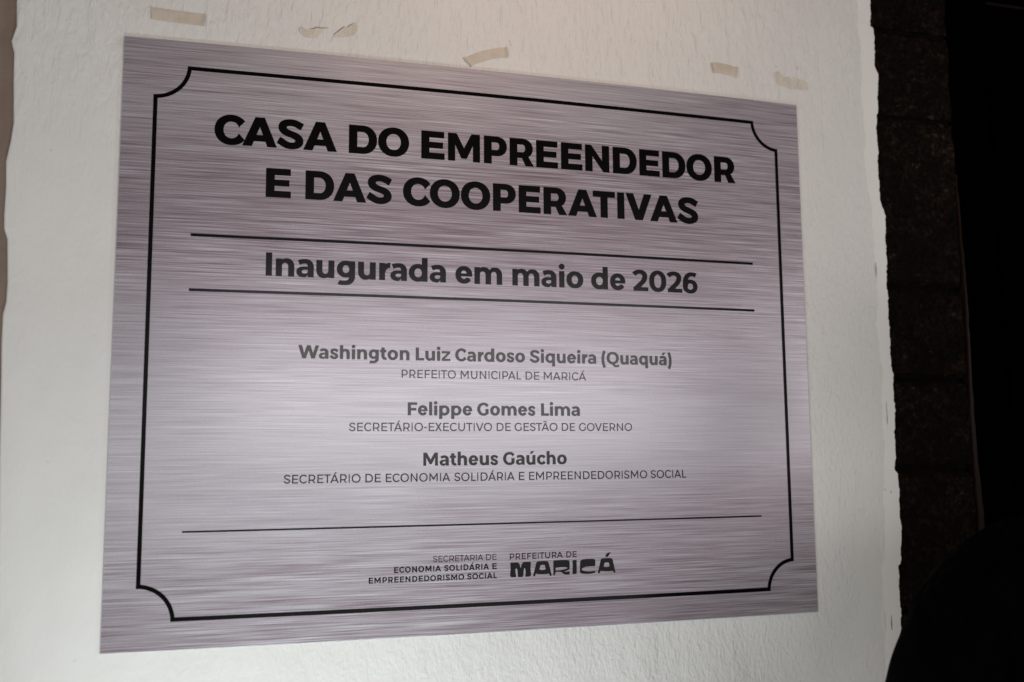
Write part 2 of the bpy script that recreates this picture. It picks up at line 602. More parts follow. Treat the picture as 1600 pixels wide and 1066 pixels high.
# ------------------------------------------------------------------ masonry behind and beside
# brown wall to the left of the white coat
verts, faces = [], []
ysb = [-HC, -0.8, -0.4, 0.0, 0.4, 0.8, 1.35]
for y in ysb:
    for x in (-1.6, -1.2, -0.9, -0.7, -0.52, -0.46):
        verts.append(W(x, y, ZW - 0.0065))
for j in range(len(ysb) - 1):
    for i in range(5):
        p = j * 6 + i
        faces.append((p, p + 1, p + 7, p + 6))
o = mesh_obj('brown_wall', verts, faces, M_BROWN)
tag(o, 'brown unpainted wall left of the white wall, a narrow strip in view', 'wall', None, 'thing')

# stone surround of the doorway, block on block
SX0, SX1 = 0.503, 0.6505
joints = [-HC, -1.18, -0.95, -0.70, -0.47, -0.325, -0.1495, -0.0332, 0.0880, 0.3180, 0.4395, 0.66, 0.88, 1.12, 1.35]
stone = empty('stone_door_surround', Wf(0.58, -HC, ZW - 0.02))
tag(stone, 'black brown stone block door surround right of the white wall', 'door surround', None, 'thing')
rs = random.Random(11)
for a, c in zip(joints, joints[1:]):
    g = 0.0028
    y0, y1 = a + g, c - g
    nx, ny = 26, max(8, int((y1 - y0) / 0.006))
    verts, faces = [], []
    ph = rs.uniform(0, 9)
    base = rs.uniform(-0.0016, 0.0012)
    for j in range(ny + 1):
        v = j / ny
        for i in range(nx + 1):
            u = i / nx
            x = SX0 + (SX1 - SX0) * u
            y = y0 + (y1 - y0) * v
            e = min(v * (y1 - y0), (1 - v) * (y1 - y0), (1 - u) * (SX1 - SX0)) / 0.007
            rnd_e = -0.005 * max(0, 1 - e) ** 2
            z = ZW - 0.0055 + base + rnd_e + 0.0009 * math.sin(x * 160 + ph) * math.sin(y * 120 + ph) + rs.uniform(-0.0009, 0.0009)
            if i == nx:
                x += 0.0012 * math.sin(y * 90 + ph) + rs.uniform(-0.0006, 0.0006)
            verts.append(W(x, y, z))
    for j in range(ny):
        for i in range(nx):
            p = j * (nx + 1) + i
            faces.append((p, p + 1, p + nx + 2, p + nx + 1))
    # return of the block into the doorway, top and bottom closed
    nb = len(verts)
    for j in range(ny + 1):
        q = verts[j * (nx + 1) + nx]
        verts.append(Vector((q.x, 0.16, q.z)))
    for j in range(ny):
        p = j * (nx + 1) + nx
        faces.append((p, nb + j, nb + j + 1, p + nx + 1))
    for row in (0, ny):
        ids = [row * (nx + 1) + i for i in range(nx + 1)]
        b0 = len(verts)
        for i in ids:
            verts.append(Vector((verts[i].x, 0.16, verts[i].z)))
        for i in range(nx):
            faces.append((ids[i], ids[i + 1], b0 + i + 1, b0 + i))
    o = mesh_obj('stone_block', verts, faces, M_STONE, smooth=False)
    adopt(o, stone)
# mortar slab just behind the block faces
verts = [W(SX0, -HC, ZW - 0.0125), W(SX1 - 0.004, -HC, ZW - 0.0125), W(SX1 - 0.004, 1.35, ZW - 0.0125), W(SX0, 1.35, ZW - 0.0125)]
o = mesh_obj('mortar_joint', verts, [(0, 1, 2, 3)], M_JOINT)
adopt(o, stone)
rsp = random.Random(3)
for i in range(26):
    y = rsp.choice((0.17, 0.14, 0.11, 0.05, -0.04, -0.07, -0.1, -0.33, -0.36, -0.29)) + rsp.uniform(-0.018, 0.018)
    x = interp(RE, y) + abs(rsp.gauss(0.0035, 0.004)) + 0.0008
    ln = rsp.uniform(0.0008, 0.003)
    o = ridge('paint_spatter', [(x, y), (x + rsp.uniform(-.0006, .0006), y - ln * .5), (x + rsp.uniform(-.0008, .0008), y - ln)], rsp.uniform(0.0004, 0.0009), M_SPAT, None, ZW - 0.0062, 0.9)
    adopt(o, stone)
# light chip in the second joint
o = ridge('stone_chip', [(0.622, 0.3125), (0.627, 0.311), (0.632, 0.3095)], 0.0022, M_BROWN_EDGE, None, ZW - 0.0035, 0.5)
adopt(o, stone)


def box(bm, x0, x1, y0, y1, z0, z1, bev=0.0):
    vs = [bm.verts.new(Wf(x, y, z)) for x in (x0, x1) for y in (y0, y1) for z in (z0, z1)]
    fs = []
    for idx in ((0, 1, 3, 2), (4, 6, 7, 5), (0, 4, 5, 1), (2, 3, 7, 6), (0, 2, 6, 4), (1, 5, 7, 3)):
        fs.append(bm.faces.new([vs[i] for i in idx]))
    if bev:
        es = list({e for f_ in fs for e in f_.edges})
        bmesh.ops.bevel(bm, geom=es, offset=bev, segments=2, affect='EDGES', profile=0.5)


def bm_obj(name, bm, mat, parent=None):
    bmesh.ops.recalc_face_normals(bm, faces=bm.faces)
    me = bpy.data.meshes.new(name)
    bm.to_mesh(me)
    bm.free()
    me.materials.append(mat)
    o = bpy.data.objects.new(name, me)
    COL.objects.link(o)
    if parent:
        adopt(o, parent)
    return o


# panelled door with the doorway's darkness in its colour, and a strip for the lit stone edge
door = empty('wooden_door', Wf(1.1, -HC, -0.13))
tag(door, 'panelled wooden door, coloured almost black for the unlit doorway, at right', 'door', None, 'thing')
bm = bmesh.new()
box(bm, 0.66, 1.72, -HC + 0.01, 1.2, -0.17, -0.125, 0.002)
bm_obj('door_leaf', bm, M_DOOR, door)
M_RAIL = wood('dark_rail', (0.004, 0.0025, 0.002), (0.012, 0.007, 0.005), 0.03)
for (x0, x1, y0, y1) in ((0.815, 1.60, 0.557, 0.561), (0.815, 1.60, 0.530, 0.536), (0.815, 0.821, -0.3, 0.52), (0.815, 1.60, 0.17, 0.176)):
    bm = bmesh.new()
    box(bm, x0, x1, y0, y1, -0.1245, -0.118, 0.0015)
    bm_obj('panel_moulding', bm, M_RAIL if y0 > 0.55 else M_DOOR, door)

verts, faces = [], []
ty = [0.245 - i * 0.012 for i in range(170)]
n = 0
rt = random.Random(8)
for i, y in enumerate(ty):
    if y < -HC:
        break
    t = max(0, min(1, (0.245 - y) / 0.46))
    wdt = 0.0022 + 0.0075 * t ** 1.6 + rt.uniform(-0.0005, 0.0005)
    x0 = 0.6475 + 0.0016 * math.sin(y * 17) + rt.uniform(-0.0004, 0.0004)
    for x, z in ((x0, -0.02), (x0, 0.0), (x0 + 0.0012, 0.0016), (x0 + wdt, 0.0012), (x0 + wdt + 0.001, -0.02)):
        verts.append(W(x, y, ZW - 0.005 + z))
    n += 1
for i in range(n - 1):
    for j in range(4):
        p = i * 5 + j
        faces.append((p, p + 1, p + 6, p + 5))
o = mesh_obj('lit_edge_strip', verts, faces, M_BROWN_EDGE)  # brown strip painting the light caught on the stone's chipped corner
tag(o, 'thin brown strip painting in the lit chipped edge of the dark stone', 'painted edge highlight')

# floor
verts = [Vector((-3, -4, 0)), Vector((3, -4, 0)), Vector((3, 1, 0)), Vector((-3, 1, 0))]
o = mesh_obj('floor', verts, [(0, 1, 2, 3)], M_FLOOR)
tag(o, 'plain grey floor below the wall', None, None, 'structure')

# ------------------------------------------------------------------ lettering
NSEG = 56


def ell(cx, cy, a, b, n=2.1, seg=None):
    seg = seg or NSEG
    out = []
    for i in range(seg):
        t = 2 * PI * i / seg
        c, s = math.cos(t), math.sin(t)
        out.append((cx + a * math.copysign(abs(c) ** (2 / n), c), cy + b * math.copysign(abs(s) ** (2 / n), s)))
    return out


def clip(poly, axis, val, keep_greater):
    out = []
    n = len(poly)
    for i in range(n):
        p, q = poly[i], poly[(i + 1) % n]
        ip = (p[axis] >= val) == keep_greater
        iq = (q[axis] >= val) == keep_greater
        if ip:
            out.append(p)
        if ip != iq:
            t = (val - p[axis]) / (q[axis] - p[axis])
            out.append((p[0] + (q[0] - p[0]) * t, p[1] + (q[1] - p[1]) * t))
    return out


def rect(x0, y0, x1, y1):
    return [(x0, y0), (x1, y0), (x1, y1), (x0, y1)]


def herm(pts, per=14):
    """pts: (x, y, tx, ty); smooth spine through them"""
    out = []
    for (x0, y0, a0, b0), (x1, y1, a1, b1) in zip(pts, pts[1:]):
        d = math.hypot(x1 - x0, y1 - y0) * 0.39
        l0, l1 = math.hypot(a0, b0), math.hypot(a1, b1)
        p1 = (x0 + a0 / l0 * d, y0 + b0 / l0 * d)
        p2 = (x1 - a1 / l1 * d, y1 - b1 / l1 * d)
        for i in range(per):
            t = i / per
            u = 1 - t
            out.append((u ** 3 * x0 + 3 * u * u * t * p1[0] + 3 * u * t * t * p2[0] + t ** 3 * x1,
                        u ** 3 * y0 + 3 * u * u * t * p1[1] + 3 * u * t * t * p2[1] + t ** 3 * y1))
    out.append(pts[-1][:2])
    return out


def stroke(pts, s, h, per=14):
    """broad-nib stroke: s wide where it runs vertical, h thick where it runs level"""
    sp = herm(pts, per)
    L, Rr = [], []
    n = len(sp)
    for i in range(n):
        a, c = sp[max(0, i - 1)], sp[min(n - 1, i + 1)]
        if i == 0:
            tx, ty = pts[0][2:]
        elif i == n - 1:
            tx, ty = pts[-1][2:]
        else:
            tx, ty = c[0] - a[0], c[1] - a[1]
        l = math.hypot(tx, ty)
        tx, ty = tx / l, ty / l
        w = 0.5 * math.sqrt((s * ty) ** 2 + (h * tx) ** 2)
        L.append((sp[i][0] - ty * w, sp[i][1] + tx * w))
        Rr.append((sp[i][0] + ty * w, sp[i][1] - tx * w))
    return [[L[i], L[i + 1], Rr[i + 1], Rr[i]] for i in range(n - 1)]


def lerp(a, b, t):
    return a + (b - a) * t


def S_(w, s, h, H=700.0):
    r = H / 700.0
    ov = 12
    pts = [(w - 0.23 * h, 614 * r - 0.47 * h, -0.90, 0.43),
           (0.52 * w, H + ov - h / 2, -1, 0),
           (0.055 * w + s * 0.47, 515 * r, 0, -1),
           (0.52 * w, 350 * r, 0.93, -0.30),
           (0.99 * w - s * 0.49, 188 * r, 0, -1),
           (0.53 * w, -ov + h / 2, -1, 0),
           (0.23 * h, 122 * r + 0.47 * h, -0.87, 0.47)]
    return stroke(pts, s * 0.97, h), []


def C_(w, s, h, H=700.0, yt=None, full=None, g=False):
    r = H / 700.0
    ov = 12 if H > 600 else 8
    full = full or w * 1.13
    cy = H / 2
    a = ell(full / 2, cy, full / 2, H / 2 + ov)
    i = ell(full / 2, cy, full / 2 - s, H / 2 + ov - h)
    yt = yt or lerp(590, 558, min(1, max(0, (s - 85) / 115))) * r
    sl = 1.12
    ax = w - (yt - cy) / sl
    top = (ax + 900, cy + 900 * sl)
    if g:
        sub = [(ax - 10, cy), top, (ax + 1200, cy * 0.28), (w - 0.5 * s, cy * 0.28), (w - 0.6 * s, cy)]
        add = [a, rect(w - s, cy * 0.27, w, cy * 1.045)]
        # keep the bar free of the counter cut
        return add, [i, sub], [rect(w - s, cy * 0.26, w, cy * 1.045)]
    sub = [(ax, cy), top, (ax + 900, cy - 900 * sl)]
    return [a], [i, sub]


def n_(w, s, h, stem_top=None, xh=540.0):
    cy = xh - 0.46 * w + 4
    ro = w - (s * 0.45 + w) / 2
    xc = (s * 0.45 + w) / 2
    outer = clip(clip(ell(xc, cy, ro, xh + 8 - cy, 2.15), 1, cy, True), 0, s * 0.5, True)
    inner = clip(ell(w / 2, cy, (w - 2 * s) / 2, xh + 8 - h - cy, 2.15), 1, cy, True) if w > 2 * s else None
    adds = [rect(0, 0, s, stem_top or xh - 6), outer, rect(w - s, 0, w, cy + 1)]
    # under-arch space
    subs = [inner, rect(s, -50, w - s, cy + 0.5)]
    return adds, subs


def glyph(ch, w, s, h):
    """-> adds, subs, extra adds laid over the subs"""
    ov = 12
    t = min(1, max(0, (s - 85) / 115))
    if ch == 'O':
        return [ell(w / 2, 350, w / 2, 350 + ov)], [ell(w / 2, 350, w / 2 - s, 350 + ov - h)], []
    if ch == 'Q':
        return ([ell(w / 2, 350, w / 2, 350 + ov)], [ell(w / 2, 350, w / 2 - s, 350 + ov - h)],
                stroke([(0.52 * w, 60, 0.25, -1), (0.72 * w, -108, 1, -0.12), (0.99 * w, -62, 0.8, 0.5)], s * 0.8, h * 0.85))
    if ch == 'C':
        return (*C_(w, s, h), [])
    if ch == 'G':
        return C_(w, s, h, g=True)
    if ch == 'D':
        xc = max(w - 345, s + 10)
        o = clip(ell(xc, 350, w - xc, 350), 0, xc, True)
        i = clip(ell(xc, 350, w - xc - s, 350 - h), 0, xc, True)
        return [rect(0, 0, xc, 700), o], [rect(s, h, xc + 1, 700 - h), i], []
    if ch == 'E':
        return [rect(0, 0, s, 700), rect(0, 0, w, h * .98), rect(0, 700 - h * .98, w * .985, 700), rect(0, 354 - h * .47, w * .935, 354 + h * .47)], [], []
    if ch == 'F':
        return [rect(0, 0, s, 700), rect(0, 700 - h * .98, w, 700), rect(0, 330 - h * .49, w * .92, 330 + h * .49)], [], []
    if ch == 'L':
        return [rect(0, 0, s, 700), rect(0, 0, w, h * .98)], [], []
    if ch == 'I':
        return [rect(0, 0, w, 700)], [], []
    if ch == 'T':
        return [rect(0, 700 - h * .98, w, 700), rect(w / 2 - s / 2, 0, w / 2 + s / 2, 700)], [], []
    if ch == 'P' or ch == 'R':
        wb = w if ch == 'P' else w - lerp(12, 26, t)
        yb = lerp(212, 198, t)
        ry = (700 - yb) / 2
        xc = max(wb - ry * 1.06, s + 5)
        o = clip(ell(xc, yb + ry, wb - xc, ry), 0, xc, True)
        i = clip(ell(xc, yb + ry, wb - xc - s, ry - h * .95), 0, xc, True)
        ex = []
        if ch == 'R':
            f = lerp(98, 218, t)
            ex = [[(w * lerp(.50, .50, t), yb + 12), (w * lerp(.50, .50, t) + f * 0.82, yb + 34), (w, 0), (w - f, 0)]]
        return [rect(0, 0, s, 700), rect(0, yb, xc, 700), o], [rect(s, yb + h * .95, xc + 1, 700 - h * .95), i], ex
    if ch == 'S':
        return (*S_(w, s, h), [])
    if ch == 'A':
        ap = s * 1.07
        fs = s * 1.08
        k_ = (w / 2 - ap / 2) / 700
        c0 = lerp(168, 122, t)
        c1 = c0 + h * .95
        yA = (w / 2 - fs) / k_ * lerp(1.0, 1.08, t)
        k2 = (w / 2 - fs) / yA
        return ([[(0, 0), (w / 2 - ap / 2, 700), (w / 2 + ap / 2, 700), (w, 0)]],
                [[(fs, -1), (fs + k2 * c0, c0), (w - fs - k2 * c0, c0), (w - fs, -1)],
                 [(fs + k2 * c1, c1), (w / 2, yA), (w - fs - k2 * c1, c1)]], [])
    if ch == 'V':
        ap = s * 1.07
        fs = s * 1.08
        k_ = (w / 2 - ap / 2) / 700
        yA = 700 - (w / 2 - fs) / k_ * lerp(1.0, 1.05, t)
        return [[(0, 700), (fs, 700), (w / 2, yA), (w - fs, 700), (w, 700), (w / 2 + ap / 2, 0), (w / 2 - ap / 2, 0)]], [], []
    if ch == 'W':
        f = s * 1.03
        b0, b1 = 0.285 * w, 0.715 * w
        return [[(0, 700), (f, 700), (b0 + f / 2, 0), (b0 - f / 2, 0)], [(b0 - f / 2, 0), (b0 + f / 2, 0), (w / 2 + f / 2, 700), (w / 2 - f / 2, 700)],
                [(w / 2 - f / 2, 700), (w / 2 + f / 2, 700), (b1 + f / 2, 0), (b1 - f / 2, 0)], [(b1 - f / 2, 0), (b1 + f / 2, 0), (w, 700), (w - f, 700)]], [], []
    if ch == 'X':
        f = s * 1.25
        return [[(w * .02, 700), (w * .02 + f, 700), (w, 0), (w - f, 0)], [(0, 0), (f, 0), (w * .98, 700), (w * .98 - f, 700)]], [], []
    if ch == 'M':
        st = lerp(80, 180, t)
        tw = lerp(70, 218, t)
        yv = lerp(155, 70, t)
        fh = lerp(22, 68, t)
        yi = lerp(290, 330, t)
        ys = lerp(560, 410, t)
        return [[(0, 0), (0, 700), (tw, 700), (w / 2, yi), (w - tw, 700), (w, 700), (w, 0), (w - st, 0), (w - st, ys), (w / 2 + fh, yv), (w / 2 - fh, yv), (st, ys), (st, 0)]], [], []
    if ch == 'N':
        tw = lerp(72, 165, t)
        yy = 700 * s / (w - tw) * 1.05
        return [[(0, 0), (0, 700), (tw, 700), (w - s, yy), (w - s, 700), (w, 700), (w, 0), (w - tw, 0), (s, 700 - yy), (s, 0)]], [], []
    if ch == 'U':
        cy = w * .5
        o = clip(ell(w / 2, cy, w / 2, cy + 10, 2.1), 1, cy, False)
        i = clip(ell(w / 2, cy, w / 2 - s, cy + 10 - h, 2.1), 1, cy, False)
        return [o, rect(0, cy - 1, w, 700)], [i, rect(s, cy - 2, w - s, 720)], []
    if ch == '-':
        return [rect(0, 245, w, 245 + h * .95)], [], []
    if ch in '()':
        q = stroke([(w - s * .45, 760, -0.36, -1), (s * .5, 275, 0, -1), (w - s * .45, -205, 0.36, -1)], s * .95, h * .6)
        if ch == ')':
            q = [[(w - x, y) for x, y in pl] for pl in q]
        return q, [], []
    # ---- lower case
    X = 540.0
    if ch == 'o':
        return [ell(w / 2, X / 2, w / 2, X / 2 + 9)], [ell(w / 2, X / 2, w / 2 - s, X / 2 + 9 - h)], []
    if ch == 'c':
        return (*C_(w, s, h, X, full=w * 1.14), [])
    if ch == 'e':
        oo = ell(w / 2, X / 2, w / 2, X / 2 + 9)
        ii = ell(w / 2, X / 2, w / 2 - s * .97, X / 2 + 9 - h)
        return [oo], [clip(ii, 1, 315, True), clip(ii, 1, 222, False),
                      [(.5 * w, 222), (1.2 * w, 222), (1.2 * w, 0), (1.07 * w, 0), (.80 * w, 182), (.5 * w, 182)]], []
    if ch == 'a':
        br = w - s
        arch = stroke([(70, 432, .9, .42), (0.54 * w, 548 - h / 2, 1, 0), (w - s / 2, 320, 0, -1)], s, h)
        bowl = [clip(ell(220, 155, 220, 164, 2.2), 0, 220, False), rect(219, -9, br - 60, 319), rect(219, 60, br + 2, 319),
                [(br - 62, -9), (br + 2, 66), (br + 2, 200), (br - 62, 200)]]
        cnt = [clip(ell(250, 162, 92, 58, 2.1), 0, 250, False), [(249, 220), (br + 1, 220), (br + 1, 150), (br - 30, 116), (249, 104)]]
        return bowl, cnt, arch + [rect(br, 0, w, 330)]
    if ch in 'dqgp':
        cy, ry = X / 2, X / 2 + 9
        if ch == 'g':
            cy, ry = 290, 259
        a = [ell((w - 6) / 2, cy, (w - 6) / 2, ry)]
        i = [ell((s + w - s) / 2 - 2, cy, (w - 2 * s) / 2 + 4, ry - h)]
        if ch == 'd':
            ex = [rect(w - s, 0, w, 742)]
        elif ch == 'q':
            ex = [rect(w - s, -194, w, 534)]
        elif ch == 'p':
            a = [[(w - x, y) for x, y in a[0]]]
            i = [[(w - x, y) for x, y in i[0]]]
            ex = [rect(0, -194, s, 534)]
        else:
            ex = [rect(w - s, 20, w, 534)] + stroke([(w - s / 2, 60, 0, -1), (w * .47, -200 + h / 2, -1, 0), (58, -108, -.88, .45)], s, h)
        return a, i, ex
    if ch == 'n':
        return (*n_(w, s, h), [])
    if ch == 'h':
        return (*n_(w, s, h, 742), [])
    if ch == 'm':
        c_ = (w - 3 * s) / 2
        w1 = 2 * s + c_
        a, sb = n_(w1, s, h)
        a2 = [[(x + s + c_, y) for x, y in q] for q in a[1:]]
        s2 = [[(x + s + c_, y) for x, y in q] for q in sb]
        return a + a2, sb + s2, []
    if ch == 'u':
        a, sb = n_(w, s, h)
        f = lambda q: [(w - x, 534 - y) for x, y in q]
        return [f(q) for q in a], [f(q) for q in sb], []
    if ch == 'i':
        return [rect(0, 0, w, 534), ell(w / 2, 682, w * .56, 95, 2.0)], [], []
    if ch == 'l':
        return [rect(0, 0, w, 742)], [], []
    if ch == 'r':
        return [rect(0, 0, s, 534)] + stroke([(s * .62, 250, 0.05, 1), (w, 548 - h * .57, 1, 0.02)], s * .95, h * 1.12), [], []
    if ch == 's':
        return (*S_(w, s * .93, h * .92, 540.0), [])
    if ch == 't':
        x0 = 72
        return [rect(x0, 180, x0 + s, 660), rect(0, 534 - h * .92, w * .94, 534)] + stroke([(x0 + s / 2, 215, 0, -1), (.76 * w, -6 + h / 2, 1, 0), (.985 * w, 70, .9, .3)], s, h), [], []
    if ch == 'z':
        return [rect(0, 0, w, h * .85), rect(0, 534 - h * .85, w * .98, 534), [(0, h * .8), (w * .64, 534 - h * .8), (w * .97, 534 - h * .8), (w * .34, h * .8)]], [], []
    # ---- figures
    if ch == '0':
        return [ell(w / 2, 350, w / 2, 362, 2.2)], [ell(w / 2, 350, w / 2 - s, 362 - h, 2.2)], []
    if ch == '2':
        return [rect(18, 0, w, h * .93), [(18, 0), (18, 100), (190, 130), (240, 0)]] + \
            stroke([(44, 548, .62, .78), (.47 * w, 710 - h / 2, 1, 0), (.95 * w - s / 2, 505, 0, -1), (.60 * w, 285, -.72, -.69), (.20 * w, 80, -.74, -.67)], s, h), [], []
    if ch == '6':
        return [ell(w / 2, 226, w / 2, 238)], [ell(w / 2 + 2, 224, w / 2 - s * .92, 238 - h * .95)], \
            clip_all(stroke([(.90 * w, 612, -.86, .40), (.57 * w, 712 - h / 2, -1, 0), (s / 2, 340, 0, -1), (s / 2 + 8, 200, 0.05, -1)], s, h))
    raise KeyError(ch)


def clip_all(q):
    return q


ACUTE = {'Á': 'A', 'á': 'a', 'ú': 'u'}
XBW = dict(C=662, A=784, S=618, D=671, O=750, E=576, M=806, P=593, R=630, N=660, T=613, I=200, V=736)
BW = dict(I=181, n=540, a=512, u=536, g=548, r=340, d=586, e=541, m=902, i=180, o=580, c=505, s=452, h=538, t=364, z=488, L=464,
          C=635, S=590, W=1092, Q=786, q=576, F=520, G=668, M=812, p=586, l=178)
BW.update({'2': 548, '0': 618, '6': 542, '(': 278, ')': 278})
RW = dict(S=540, E=502, C=612, R=565, T=560, A=705, I=87, O=748, X=600, U=600, V=690, D=640, G=655, N=606, M=745, P=545, L=425, F=478)
RW['-'] = 253
SB = dict(E=(110, 42), C=(50, 32), R=(110, 44), T=(6, 6), A=(2, 2), I=(110, 110), O=(50, 50), D=(110, 50), G=(50, 66), S=(34, 36), V=(0, 0),
          N=(110, 110), M=(110, 110), P=(110, 36), U=(104, 104), L=(110, 12), X=(16, 16), F=(110, 32))
SB['-'] = (44, 44)
SBB = dict(n=(58, 54), a=(22, 50), u=(54, 56), g=(30, 55), r=(58, -6), d=(36, 55), e=(34, 30), m=(58, 54), i=(50, 50), o=(34, 34), c=(34, 14), s=(18, 20),
           h=(58, 54), t=(10, 12), z=(26, 26), L=(78, 8), C=(42, 20), S=(26, 30), W=(4, -30), Q=(42, 36), q=(36, 55), F=(78, 8), G=(42, 58), M=(78, 78), p=(56, 34), l=(52, 52))
SBB.update({'(': (48, 10), ')': (10, 48)})
KERN = {('T', 'A'): -46, ('A', 'T'): -46, ('A', 'V'): -46, ('P', 'A'): -40, ('O', 'V'): -20, ('V', 'O'): -20, ('R', 'T'): -10, ('L', 'T'): -50, ('L', 'I'): 0}
_cache = {}


def glyph_mesh(ch, w, s, h):
    key = (ch, round(w), round(s), round(h))
    if key not in _cache:
        base = ACUTE.get(ch, 'A' if ch == 'Ã' else ch)
        a, sb, ex = glyph(base, w, s, h)
        if ch == 'Á':
            ex = ex + [[(w / 2 - 30, 750), (w / 2 + 45, 885), (w / 2 + 45 + 1.35 * s, 885), (w / 2 + 10 + .55 * s, 750)]]
        if ch in 'áú':
            c = w * .50
            ex = ex + [[(c - 65, 596), (c + 18, 748), (c + 205, 748), (c + 62, 596)]]
        if ch == 'Ã':
            ex = ex + stroke([(w / 2 - 140, 775, .3, 1), (w / 2 - 62, 832, 1, -.1), (w / 2 + 62, 800, 1, -.1), (w / 2 + 140, 850, .3, 1)], s * .85, h * .85, 8)
        if ex:
            v1, f1 = fill_poly(a, sb)
            # union of (a - sb) with ex: feed the triangles' outline through one more pass
            polys = [q for q in a]
            vv, ff = cdt_fill(a + sb + ex)
            out = []
            for t in ff:
                c = (sum(vv[i][0] for i in t) / 3, sum(vv[i][1] for i in t) / 3)
                if any(inside(c, q) for q in ex) or (any(inside(c, q) for q in a) and not any(inside(c, q) for q in sb)):
                    out.append(tuple(t))
            _cache[key] = (vv, out)
        else:
            _cache[key] = fill_poly(a, sb)
    return _cache[key]


class Line:
    def __init__(self):
        self.v, self.f = [], []

    def put(self, ch, x, y, sx, sy, w, s, h):
        v, f = glyph_mesh(ch, w, s, h)
        b0 = len(self.v)
        self.v += [(x + p[0] * sx, y + p[1] * sy) for p in v]
        self.f += [tuple(b0 + i for i in t) for t in f]

    def boxes(self, letters, yb, cap, widths, s, h):
        """every letter at its own measured span"""
        k_ = cap / 700
        for ch, a, c in letters:
            w = widths[ch]
            cx = (a + c) / 2
            self.put(ch, cx - w * k_ / 2, yb, k_, k_, w, s, h)

    def word(self, text, x0, x1, yb, cap, widths, sbs, s, h):
        k_ = cap / 700
        x, pos = 0, []
        prev = None
        for ch in text:
            b_ = ACUTE.get(ch, 'A' if ch == 'Ã' else ch)
            w = widths[b_]
            if prev is None:
                x = 0
            else:
                x += sbs[prev][1] + sbs[b_][0] + KERN.get((prev, b_), 0)
            pos.append((ch, x, w))
            x += w
            prev = b_
        sx = (x1 - x0) / x
        for ch, px, w in pos:
            self.put(ch, x0 + px * sx, yb, sx, k_, w, s * k_ / sx, h)

    def build(self, name, parent, z=0.00025, label=None):
        o = mesh_obj(name, [W(p[0], p[1], z) for p in self.v], self.f, M_INK)
        adopt(o, parent)
        # make every triangle face outwards
        bm = bmesh.new()
        bm.from_mesh(o.data)
        for f_ in bm.faces:
            if f_.normal.y > 0:
                f_.normal_flip()
        bm.to_mesh(o.data)
        bm.free()
        if label:
            o['label'] = label
        return o


# ------------------------------------------------------------------ the plaque
PW, PH = 0.4003, 0.3150
plaque = empty('inauguration_plaque', Wf(0, 0, 0))
tag(plaque, 'purplish brushed metal look inauguration plaque with black Portuguese lettering on the wall', 'plaque')
nx, ny = 64, 8
verts, faces = [], []
bv = 0.0007
xs = [-PW, -PW + bv] + [-PW + bv + (2 * PW - 2 * bv) * i / nx for i in range(1, nx)] + [PW - bv, PW]
ysl = [-PH, -PH + bv] + [-PH + bv + (2 * PH - 2 * bv) * i / ny for i in range(1, ny)] + [PH - bv, PH]
for y in ysl:
    for x in xs:
        edge = abs(x) > PW - bv / 2 or abs(y) > PH - bv / 2
        verts.append(W(x, y, -0.0004 if edge else 0.0))
w_ = len(xs)
for j in range(len(ysl) - 1):
    for i in range(w_ - 1):
        p = j * w_ + i
        faces.append((p, p + 1, p + w_ + 1, p + w_))
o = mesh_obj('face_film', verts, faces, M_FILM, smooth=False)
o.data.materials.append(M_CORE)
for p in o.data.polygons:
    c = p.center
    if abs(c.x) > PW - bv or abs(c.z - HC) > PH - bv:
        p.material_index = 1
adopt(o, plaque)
# sheet core: rim and back
verts, faces = [], []
ring = [(x, -PH) for x in xs] + [(PW, y) for y in ysl[1:]] + [(x, PH) for x in reversed(xs[:-1])] + [(-PW, y) for y in reversed(ysl[1:-1])]
for x, y in ring:
    verts.append(W(x, y, -0.00045))
for x, y in ring:
    verts.append(W(x, y, -0.0019))
n = len(ring)
for i in range(n):
    faces.append((i, n + i, n + (i + 1) % n, (i + 1) % n))
b0 = len(verts)
for x in xs:
    verts.append(W(x, -PH, -0.0019))
    verts.append(W(x, PH, -0.0019))
for i in range(w_ - 1):
    faces.append((b0 + 2 * i, b0 + 2 * i + 1, b0 + 2 * i + 3, b0 + 2 * i + 2))
o = mesh_obj('sheet_core', verts, faces, M_CORE)
adopt(o, plaque)

# border line with scooped corners
fx, fy, rr, th = 0.0312, 0.0277, 0.0333, 0.0042
BX, BY = PW - fx, PH - fy


def border_path(off):
    """closed path, off = inset of the line's edge"""
    bx, by, r = BX - off, BY - off, rr + off
    r0 = rr
    pts = []
    # corner centres on the outer rectangle's corners
    for sx, sy, a0 in ((1, 1, PI), (-1, 1, 1.5 * PI), (-1, -1, 0), (1, -1, .5 * PI)):
        cx, cy = sx * BX, sy * BY
        # arc (concave) from one side to the other, travelling anticlockwise round the frame
        arc = []
        amax = math.acos(max(-1, min(1, off / r)))
        for i in range(25):
            u = i / 24
            a_in = math.asin(off / r)
            ang = a_in + (PI / 2 - 2 * a_in) * u
            dx, dyv = r * math.cos(ang), r * math.sin(ang)
            arc.append((cx - sx * dx, cy - sy * dyv))
        # start on the vertical side for (1,1) and (-1,-1), on the horizontal side for the others
        if sx * sy > 0:
            arc = arc[::-1]
            arc = arc if abs(abs(arc[0][0]) - bx) < 1e-6 else arc[::-1]
        else:
            arc = arc if abs(abs(arc[0][1]) - by) < 1e-6 else arc[::-1]
        pts.append(arc)
    out = []
    for i, arc in enumerate(pts):
        out += arc
        q = pts[(i + 1) % 4][0]
        p = arc[-1]
        L = math.hypot(q[0] - p[0], q[1] - p[1])
        nn = int(L / 0.02)
        for t in range(1, nn):
            out.append((p[0] + (q[0] - p[0]) * t / nn, p[1] + (q[1] - p[1]) * t / nn))
    return out


oa, ob = border_path(0.0), border_path(th)
assert len(oa) >= 100
bl = Line()
